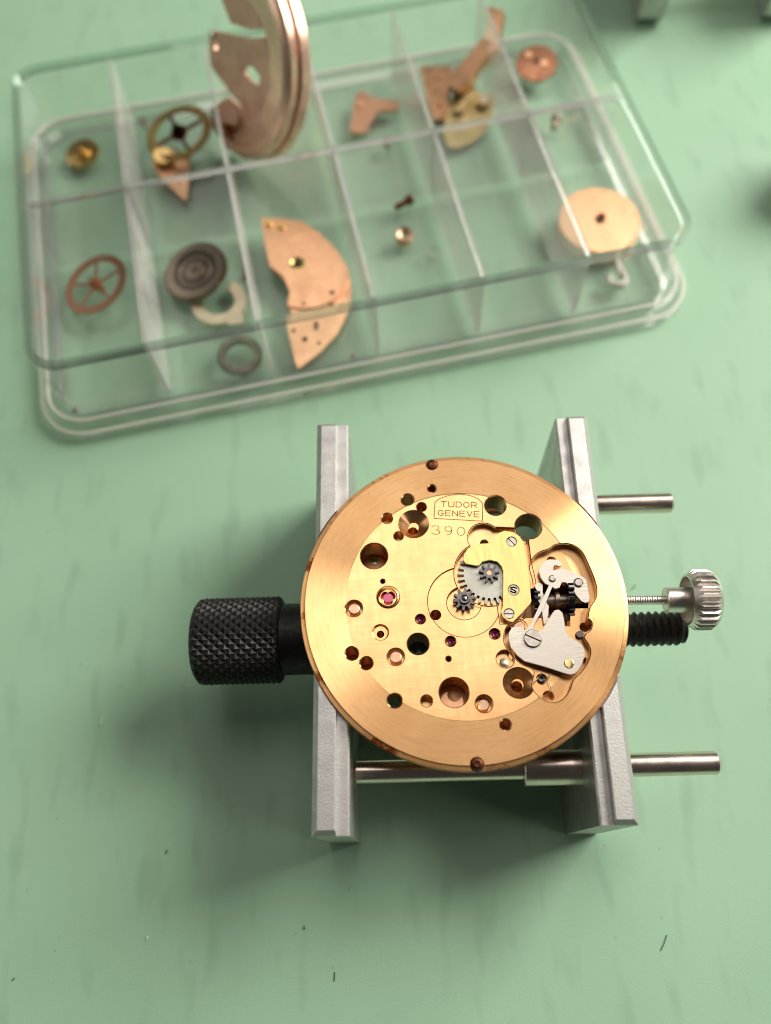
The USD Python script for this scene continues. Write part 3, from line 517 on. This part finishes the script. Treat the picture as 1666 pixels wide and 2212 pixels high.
# ------------------------------------------------------------------ clear parts tray
TA = .158; tt, tn = np.array([math.cos(TA), math.sin(TA), 0]), np.array([-math.sin(TA), math.cos(TA), 0])
T0, T1, N0, N1, ZT, ZF = -25.9, 42.15, 50.6, 94.1, 10.6, 1.1
def rr(x0, x1, y0, y1, r): return sbox(x0+r, y0+r, x1-r, y1-r).buffer(r, quad_segs=10)
def tray_w(m): return frame(m, [0, 0, 0.02], tt, tn, [0, 0, 1.])
tray_c = tt*(T0+T1)/2+tn*(N0+N1)/2
TR = thing('parts_tray', 'clear acrylic twelve-compartment parts tray lying on the mat behind the holder', 'parts tray', tray_c)
wt = .75
tw = ex(rr(T0-.05, T1+.05, N0-.05, N1+.05, 3.4), ZF+.02, ZT)-ex(rr(T0+wt, T1-wt, N0+wt, N1-wt, 2.6), 0, ZT+1)
tf = ex(rr(T0-2.2, T1+2.2, N0-2.2, N1+2.2, 5.2), 0, 1.15)+ex(rr(T0-1.1, T1+1.1, N0-1.1, N1+1.1, 4.2), 1.1, 2.1)
tf -= ex(rr(T0-.07, T1+.07, N0-.07, N1+.07, 3.42), -1, 3)
part(TR, 'wall', tray_w(tw.trim_by_plane([0, 0, -1], -(ZT-.62))), M['acrylic'], 30)
part(TR, 'rim', tray_w(tw.trim_by_plane([0, 0, 1], ZT-.60)), M['acrylic_edge'], 30)
part(TR, 'foot_rim', tray_w(tf), M['acrylic_foot'], 30)
for o_, z_, r_ in ((2.05, 1.0, 5.2), (1.0, 2.0, 4.2)):
    glint_strip = rr(T0-o_-.12, T1+o_+.12, N0-o_-.12, N1+o_+.12, r_).difference(rr(T0-o_+.16, T1+o_-.16, N0-o_+.16, N1+o_-.16, r_-.28))
    part(TR, 'foot_glint', tray_w(ex(glint_strip, z_+.17, z_+.34)+ex(glint_strip.buffer(-.05), z_+.335, z_+.40)), M['acrylic_glint'], 30)  # cream strips put in for the bright lines on the foot
part(TR, 'floor', tray_w(ex(rr(T0-.05, T1+.05, N0-.05, N1+.05, 3.4), 0, ZF)), M['acrylic_floor'], 30)
div_t = [-14.4, -3.28, 8.55, 19.8, 30.85]; nm = 72.4; g = .03
for t in div_t:
    for n0, n1 in ((N0+wt+g, nm-.36-g), (nm+.36+g, N1-wt-g)):
        pr = CrossSection([np.array([(-.22, ZF+g), (.22, ZF+g), (.19, ZT-.62), (-.19, ZT-.62)])], FillRule.NonZero)
        d = Manifold.extrude(pr, n1-n0); part(TR, 'divider', tray_w(frame(d, [t, n1, 0], [1, 0, 0], [0, 0, 1], [0, -1, 0])), M['acrylic_divider'], 30)
        tp_ = CrossSection([np.array([(-.19, ZT-.60), (.19, ZT-.60), (.19, ZT-.25), (.13, ZT-.15), (-.13, ZT-.15), (-.19, ZT-.25)])], FillRule.NonZero)
        part(TR, 'divider_edge', tray_w(frame(Manifold.extrude(tp_, n1-n0), [t, n1, 0], [1, 0, 0], [0, 0, 1], [0, -1, 0])), M['acrylic_top'], 30)
part(TR, 'long_divider', tray_w(bx(T0+wt+g, T1-wt-g, nm-.30, nm+.30, ZF+g, ZT-.62)), M['acrylic'], 30)
part(TR, 'divider_edge', tray_w(bx(T0+wt+g, T1-wt-g, nm-.30, nm+.30, ZT-.60, ZT-.2)), M['acrylic_top'], 30)
ZC = ZF+.03                                 # where small parts lie
# ------------------------------------------------------------------ loose parts
class Plane:
    """a plane in the world, to lay a flat part on; local 2-D outlines come from the picture"""
    def __init__(s, o, n):
        s.o = np.array(o, float); s.n = np.array(n, float)/np.linalg.norm(n)
        u = np.cross([0, 1., 0], s.n) if abs(s.n[1]) < .9 else np.array([1., 0, 0]); s.u = u/np.linalg.norm(u); s.v = np.cross(s.n, s.u)
    def px(s, p):
        d = ray(np.asarray(p, float)); t = ((s.o-EYE)@s.n)/(d@s.n); q = EYE+d*t[..., None]-s.o
        return np.stack([q@s.u, q@s.v], -1)
    def w(s, m): return frame(m, s.o, s.u, s.v, s.n)
UPN = (0, 0, 1)
def lay(px, z, n=UPN): return Plane(at(np.array(px, float), z), n)
def flat(pl, px, t, r=.1, it=0, holes=()):
    g = soft(pl.px(px), r, it) if it else rounded(pl.px(px), r)
    for (hx, hy, hr) in holes:
        c = pl.px(np.array([(hx, hy)]))[0]; g = g.difference(Point(c).buffer(hr))
    return g
GP = 'loose watch parts in the clear tray'
# a: brass wheel
pl = lay((178, 331), 1.75, (-.12, -.1, 1)); b = thing('small_brass_gear', 'small yellow brass wheel alone in the far left compartment', 'gear wheel', pl.o)
part(b, 'toothed_rim', pl.w(ex(gear(36, 2.15, 1.95, .9, 0), -.3, .2)), M['brass']); part(b, 'hub', pl.w(cyl(0, 0, 1.0, -.3, .45)+cyl(0, 0, .45, .4, .8)), M['brass']); part(b, 'arbor', pl.w(cyl(0, 0, .22, -.5, 1.1)), M['dark_gear'])
# b: toothed brass wheel with spokes, on a copper bridge
pl = lay((387, 287), 3.6, (-.16, -.12, 1)); sc = 4.25
b = thing('spoked_brass_gear', 'large brass toothed wheel with dark hub, leaning in the second compartment of the far row', 'gear wheel', pl.o)
ring = gear(52, sc, sc*.90, sc*.74)
part(b, 'toothed_rim', pl.w(ex(ring, -.12, .12)), M['old_brass'])
for i in range(4):
    a = .4+i*math.pi/2; part(b, 'spoke', pl.w(ex(LineString([(.5*math.cos(a), .5*math.sin(a)), (sc*.70*math.cos(a), sc*.70*math.sin(a))]).buffer(.24), -.10, .10)), M['copper_dark'])
part(b, 'hub', pl.w(cyl(0, 0, 1.05, -.14, .2)), M['brown_screw']); part(b, 'pinion', pl.w(ex(gear(10, .5, .32), .2, 1.1)), M['black_steel'])
pl = lay((380, 372), 1.9, (0.02, -.03, 1)); b = thing('pointed_bridge', 'pointed copper bridge under the leaning brass wheel', 'bridge', pl.o)
part(b, 'plate', pl.w(ex(flat(pl, z1((262, 770), (280, 690), (400, 640), (600, 700), (590, 880), (572, 1095), (545, 1100), (350, 915), (300, 860)), 0, .12), -.5, 0)), M['copper'])
c = pl.px(z1(375, 818))[0]; part(b, 'screw', pl.w(cyl(c[0], c[1], .32, -.05, .06)), M['dark_gear']); c = pl.px(z1(300, 770))[0]; part(b, 'screw', pl.w(cyl(c[0], c[1], .42, -.05, .12)), M['brass'])
pl = lay(z1(355, 705)[0], 2.9, (.15, -.1, 1)); b = thing('domed_gear', 'small domed brass wheel on the pointed copper bridge', 'gear wheel', pl.o)
part(b, 'wheel', pl.w(ex(gear(22, 1.25, 1.1), -.2, .1)), M['brass']); part(b, 'hub', pl.w(cyl(.3, 0, .35, .1, .5)), M['gold_bright'])
p = at(z1(180, 400)[0], 1.6); single('winding_pin', along(rev([(0, 0), (.3, 0), (.3, 1.9), (.18, 2.1), (0, 2.1)], 24), p-[0.2, -.5, 0], (.35, -.9, .05)), M['dark_gear'], 'short dark pin beside the large brass toothed wheel', 'pin', p)
# c: rotor resting on top of the dividers
vd = -ray(np.array((508., 140.))); vd /= np.linalg.norm(vd); rt = c_right-vd*(c_right@vd); rt /= np.linalg.norm(rt); nrm = .52*vd-.854*rt-.04*np.cross(vd, rt)
pl = Plane(at(np.array((508., 140.)), 11.6), nrm)
R = thing('winding_rotor', 'big copper winding rotor with heavy rim tilted up on the tray dividers', 'rotor', pl.o)
cpx = pl.px(np.array([(510., 128.)]))[0]
so = 1750/np.linalg.norm(pl.o-EYE); RO, RI = 176/so, 106/so
def arc(r0, r1, a0, a1, c, n=60):
    a = np.radians(np.linspace(a0, a1, n)); o = np.c_[c[0]+r1*np.cos(a), c[1]+r1*np.sin(a)]; i = np.c_[c[0]+r0*np.cos(a[::-1]), c[1]+r0*np.sin(a[::-1])]
    return Polygon(np.vstack([o, i])).buffer(0)
def pang(x, y): q = pl.px(np.array([(x, y)], float))[0]-cpx; return math.degrees(math.atan2(q[1], q[0]))
a_lo, a_hi = pang(483, 290), pang(545, -60)
while a_hi < a_lo: a_hi += 360
wedge = arc(.1, RO+3, a_lo, a_hi, cpx, 60)
rimm = rev([(RI, -2.6), (RO, -2.6), (RO+.05, -2.5), (RO+.05, -1.5), (RO-.05, -1.38), (RO-.55, -1.35), (RO-.55, -1.18), (RO-.30, -1.12), (RO-.22, -.25), (RO-.5, .1), (RO-1.1, .28), (RO-1.7, .22), (RO-1.8, -.2), (RI, -.25)], 160).translate([cpx[0], cpx[1], 0])
part(R, 'rim', pl.w(rimm ^ ex(wedge, -4, 3)), M['rotor_copper'], 20)
pg = rounded(pl.px(k5((865, 122), (960, 142), (1078, 166), (1130, 160), (1132, 120), (1075, 128), (985, 102), (935, -30), (1060, -60), (1130, 150), (1160, 300), (1160, 430), (1100, 530), (1000, 560), (915, 560), (912, 460), (975, 420), (1050, 490), (1040, 470), (960, 370), (900, 290), (850, 205))), .12)
pg = pg.intersection(Point(cpx).buffer(RI-.03)).difference(Polygon(pl.px(k5((1045, 290), (1080, 290), (1110, 330), (1106, 370), (1075, 352), (1048, 318)))).buffer(.05)).difference(Point(pl.px(k5(922, 198))[0]).buffer(.5))
part(R, 'weight_plate', pl.w(ex(pg, -.75, -.35)), M['rotor_satin'])
c = pl.px(k5(908, 150))[0]; part(R, 'screw', pl.w(cyl(c[0], c[1], .4, -.36, -.1)), M['steel_screw'])
pl2 = lay(z1(860, 420)[0], 6.2, (-.25, -.15, 1)); b = thing('copper_block', 'bent copper tab below the lower end of the tilted rotor', 'bridge', pl2.o)
part(b, 'plate', pl2.w(ex(flat(pl2, z1((775, 290), (900, 200), (1060, 330), (1000, 420), (890, 400), (880, 470)), 0, .1), -.4, 0)), M['rotor_copper'])
part(b, 'tab', pl2.w(ex(flat(pl2, z1((775, 290), (890, 330), (885, 430), (780, 420)), 0, .05), -3.4, -.4)), M['copper'])
# d: copper lever
pl = lay((790, 240), 2.2, (.05, -.05, 1)); b = thing('copper_lever', 'small copper lever with a thin arm, in the far row beside the rotor', 'lever', pl.o)
part(b, 'plate', pl.w(ex(flat(pl, [(756, 279), (764, 228), (770, 200), (784, 196), (812, 214), (860, 216), (862, 236), (818, 240), (803, 262), (792, 284), (768, 286)], 0, .1), -.45, 0)), M['copper_mid'])
c = pl.px(np.array([(777, 226)]))[0]; part(b, 'screw', pl.w(cyl(c[0], c[1], .42, -.05, .25)), M['copper'])
# e: bridge with arm on a brass cluster
pl = Plane(at(z2(430, 900)[0], 2.6), (-.30, -.30, 1)); b = thing('arm_bridge', 'copper bridge with a long raised arm set with a small jewel', 'bridge', pl.o)
part(b, 'plate', pl.w(ex(flat(pl, z2((276, 550), (545, 548), (560, 620), (530, 720), (475, 985), (392, 985)), 0, .1), -.8, 0)), M['copper'])
part(b, 'arm', pl.w(ex(flat(pl, z2((530, 720), (570, 600), (650, 512), (760, 380), (832, 290), (852, 200), (850, 62), (985, 92), (975, 150), (935, 400), (858, 460), (780, 540), (738, 625), (690, 680), (600, 760)), 0, .15), -1.2, .25)), M['copper'])
c = pl.px(z2(862, 364))[0]; part(b, 'jewel', pl.w(cyl(c[0], c[1], .3, .2, .3)), M['garnet'])
for q in ((430, 620), (440, 850)):
    c = pl.px(z2(*q))[0]; part(b, 'screw', pl.w(cyl(c[0], c[1], .62, -.1, .16)), M['copper'])
pl = lay(z2(680, 950)[0], 1.8, (.05, -.12, 1)); b = thing('balance_assembly', 'yellowish brass cluster with screws tucked under the long-armed copper bridge', 'balance', pl.o)
part(b, 'plate', pl.w(ex(flat(pl, z2((480, 1100), (520, 860), (620, 700), (720, 650), (760, 760), (800, 790), (890, 800), (885, 980), (830, 1080), (720, 1180), (600, 1225), (520, 1215)), 0, .2), -.5, 0)), M['dull_brass'])
for q, rr_ in (((675, 730), .95), ((810, 870), .9)):
    c = pl.px(z2(*q))[0]; part(b, 'stud', pl.w(cyl(c[0], c[1], rr_, 0, .9)), M['dull_brass']); part(b, 'screw', pl.w(cyl(c[0], c[1], rr_*.5, .9, 1.0)), M['steel_wheel'])
part(b, 'cock', pl.w(ex(flat(pl, z2((560, 960), (700, 760), (760, 790), (640, 960)), 0, .15), 0, .7)), M['dull_brass'])
# f: copper ratchet disc
pl = lay(z2(1252, 525)[0], 3.0, (-.10, -.22, 1)); b = thing('copper_disc', 'round dark copper disc with two screws in the far right compartment', 'disc', pl.o)
part(b, 'disc', pl.w(rev([(.35, -.35), (2.45, -.35), (2.7, -.1), (2.6, .12), (.35, .3)], 64)), M['copper_dark'])
for q in ((1185, 470), (1315, 540)):
    c = pl.px(z2(*q))[0]; part(b, 'screw', pl.w(cyl(c[0], c[1], .42, .05, .4)), M['copper'])
part(b, 'hub', pl.w(cyl(.1, -.6, 1.2, -1.5, -.36)), M['dark_gear'])
# h: barrel drum
pl = lay((1296, 474), 3.1, (.02, -.05, 1)); b = thing('barrel_drum', 'flat round rose-gold barrel in the near right compartment', 'barrel', pl.o)
part(b, 'drum', pl.w(rev([(.0, -1.9), (4.65, -1.9), (4.72, -1.8), (4.72, -.1), (4.6, 0), (.62, 0), (.62, -.6), (0, -.6)], 96)-cyl(.35, .5, .4, -.7, .5)), M['copper']); part(b, 'arbor', pl.w(cyl(0, 0, .4, -.7, -.15)), M['black_steel'])
# spring hook
p0 = z5((820, 770), (835, 850), (850, 900), (905, 950), (900, 1020), (840, 1050), (770, 1010), (765, 960)); q = at(p0, 1.7)
single('spring_hook', wire(q, .5, 10), M['steel'], 'pale hooked spring at the front of the near right compartment', 'spring', q.mean(0)*[1, 1, 0]+[0, 0, 1.2])
# i: spoked wheel
pl = lay((207, 614), 2.9, (-.27, -.05, 1)); b = thing('spoked_gear', 'thin copper wheel with five spokes leaning in the near left compartment', 'gear wheel', pl.o); r_ = 3.95
part(b, 'toothed_rim', pl.w(ex(gear(60, r_, r_*.965, r_*.76), -.1, .1)), M['copper_mid'])
for i in range(5):
    a = .35+i*2*math.pi/5; part(b, 'spoke', pl.w(ex(LineString([(.4*math.cos(a), .4*math.sin(a)), (r_*.8*math.cos(a), r_*.8*math.sin(a))]).buffer(.16), -.08, .08)), M['copper_mid'])
part(b, 'hub', pl.w(cyl(0, 0, .8, -.1, .16)), M['copper_mid']); part(b, 'pinion', pl.w(ex(gear(8, .42, .28), -1.4, .9)), M['copper_mid'])
# j: dark ratchet wheel
pl = lay((420, 584), 3.2, (-.22, -.10, 1)); b = thing('ratchet_wheel', 'dark grey toothed ratchet wheel resting on a brass horseshoe piece', 'gear wheel', pl.o); r_ = 3.75
part(b, 'toothed_rim', pl.w(ex(gear(56, r_*1.01, r_*.91, r_*.70), -.75, .05)), M['dark_gear']); part(b, 'dark_ring', pl.w(cyl(0, 0, r_*.705, -.7, -.12)), M['dark_face'])
part(b, 'hub', pl.w(rev([(.28, -.2), (1.25, -.2), (1.2, .02), (.28, .05)], 48)), M['dark_gear']); part(b, 'ridge', pl.w(rev([(1.7, -.13), (2.0, -.13), (1.95, -.04), (1.75, -.04)], 64)), M['dark_gear'])
# k: brass horseshoe
pl = lay(z3(540, 575)[0], 1.75); b = thing('horseshoe_piece', 'pale brass horseshoe-shaped piece under the dark ratchet wheel', 'yoke', pl.o)
g_ = unary_union([arc(1.8, 3.1, 175, 425, (0, 0)), rounded(pl.px(z3((560, 690), (700, 650), (705, 720), (600, 730))), .1)])
part(b, 'yoke', pl.w(ex(g_, -.5, 0)), M['pale_brass']); p = at(z3(700, 432)[0], 2.0)
single('loose_screw', along(rev([(0, 0), (.25, 0), (.25, 1.1), (.55, 1.1), (.55, 1.6), (0, 1.6)], 24), p-[0, 0, .2], (.4, .6, .35)), M['dark_gear'], 'tiny screw beside the brass horseshoe piece', 'screw', p*[1, 1, 0]+[0, 0, 1.2])
# l: toothed ring
pl = lay((518, 767), 2.0, (.05, -.10, 1)); single('toothed_ring', pl.w(ex(gear(30, 2.45, 2.08, 1.58), -.45, .25)), M['gear_brown'], 'grey toothed ring seen through the front wall of the tray', 'gear ring', pl.o)
# m: half-moon barrel bridge
pl = lay((670, 600), 3.0, (.03, -.05, 1)); b = thing('half_moon_bridge', 'large rose-gold half-moon bridge pierced with small holes, in the near row', 'bridge', pl.o)
out = rounded(pl.px(z3((822, 0), (960, 5), (1110, 30), (1225, 110), (1335, 230), (1412, 350), (1436, 500), (1425, 600), (1385, 690), (1335, 790), (1210, 920), (1075, 1022), (1055, 980), (1020, 830), (995, 710), (1035, 655), (1003, 590), (1020, 510), (972, 402), (885, 335), (850, 180))), .08)
hs = [(1070, 318, .92), (1305, 515, .3), (1300, 592, .26), (1112, 590, .2), (1042, 765, .26), (1195, 718, .28), (1195, 745, .28), (1120, 822, .34), (1215, 850, .24)]
for hx, hy, hr in hs: out = out.difference(Point(pl.px(z3(hx, hy))[0]).buffer(hr))
cc = pl.px(z3(1070, 318))[0]
part(b, 'plate', pl.w(ex(out, -.9, -.25)), M['copper']); tp = out.intersection(Point(pl.px(z3(1130, 375))[0]).buffer(4.9)); tp = tp.difference(Polygon(pl.px(z3((800, -60), (1180, -60), (1080, 92), (950, 110), (880, 170), (800, 200)))).buffer(.02))
part(b, 'raised_face', pl.w(ex(tp, -.252, 0)), M['copper'])
part(b, 'bushing', pl.w(rev([(.50, -.6), (.90, -.6), (.90, .03), (.80, .05), (.50, -.08)], 40).translate([cc[0], cc[1], 0])), M['brass'])
for q in ((875, 40), (960, 60)):
    c = pl.px(z3(*q))[0]; part(b, 'screw', pl.w(cyl(c[0], c[1], .4, -.3, .1)), M['brass'])
# small odds and ends
def pin(name, a, b_, z, r, mtl, label, cat):
    p, q = at(np.array(a, float), z), at(np.array(b_, float), z); L_ = np.linalg.norm(q-p)
    single(name, along(rev([(0, 0), (r*1.6, 0), (r*1.6, L_*.25), (r, L_*.27), (r, L_-.1), (r*.6, L_), (0, L_)], 24), p, q-p), M[mtl], label, cat, (p+q)/2*[1, 1, 0]+[0, 0, z-r*1.6])
pin('loose_screw', (889, 430), (854, 449), 1.9, .36, 'brown_screw', 'brown screw leaning at the long divider above the small steel bushing', 'screw')
pin('loose_screw', (1203, 255), (1196, 278), 1.9, .42, 'dark_gear', 'dark screw near the right wall, in front of the copper disc', 'screw')
pin('loose_screw', (836, 300), (838, 320), 1.7, .34, 'dark_gear', 'dim screw seen through the divider in front of the copper lever', 'screw')
pin('loose_screw', (160, 886), (170, 889), 1.5, .2, 'dark_gear', 'tiny dark screw in the front left corner of the tray', 'screw')
pin('loose_screw', (764, 768), (763, 776), 1.5, .18, 'dark_gear', 'tiny dark screw beside the tip of the half-moon bridge', 'screw')
pl = lay((874, 508), 2.0, (.1, -.25, 1)); single('steel_bushing', pl.w(rev([(.42, -.75), (1.0, -.75), (1.0, .15), (.85, .25), (.42, .1)], 40)), M['pink_post'], 'small steel bushing with a round hole, alone in its compartment', 'bushing', pl.o)
pl = lay((938, 545), 1.35); single('wire_ring', pl.w(rev([(.72, -.08), (.86, -.08), (.86, .08), (.72, .08)], 40)), M['steel_wheel'], 'thin faint wire ring right of the steel bushing', 'ring', pl.o)
# ------------------------------------------------------------------ lint on the mat
def lint(a, b_, z, r, mtl, label):
    p, q = at(np.array(a, float), z), at(np.array(b_, float), z); mid = (p+q)/2+[.05, 0, .06]
    single('lint_fibre', wire([p, mid, q], r, 6), M[mtl], label, 'lint', mid*[1, 1, 0])
lint((216, 1566), (220, 1552), .1, .05, 'lint', 'short white fibre on the mat left of the black knob')
lint((723, 2100), (722, 2120), .05, .035, 'dark_lint', 'short dark fibre on the mat below the holder, near the bottom edge')
lint((1428, 2054), (1441, 2020), .05, .03, 'dark_lint', 'dark hair on the mat at the lower right, below the lower guide rod')
lint((316, 2032), (319, 2023), .08, .04, 'lint', 'tiny pale fibre on the mat at the lower left')
lint((358, 1844), (361, 1836), .08, .05, 'dark_lint', 'tiny dark crumb on the mat in the shadow left of the holder')
lint((657, 2008), (658, 2000), .08, .04, 'dark_lint', 'tiny dark speck on the mat under the left jaw')
lint((26, 2118), (32, 2112), .08, .04, 'dark_lint', 'tiny dark speck by the left edge of the mat')
lint((1364, 1275), (1374, 1262), .08, .03, 'dark_lint', 'fine grey hair on the mat between the movement and the crown')

# ------------------------------------------------------------------ unseen round block, added only for the shadow it casts into view
p = at(np.array((1790., 395.)), 0); single('shadow_caster', rev([(0, 0), (4.2, 0), (4.6, .4), (4.6, 9), (4.2, 9.4), (0, 9.4)], 64).translate(p), M['black_rubber'], 'dark round pot unseen past the right edge, added to cast a shadow', 'occluder', p)
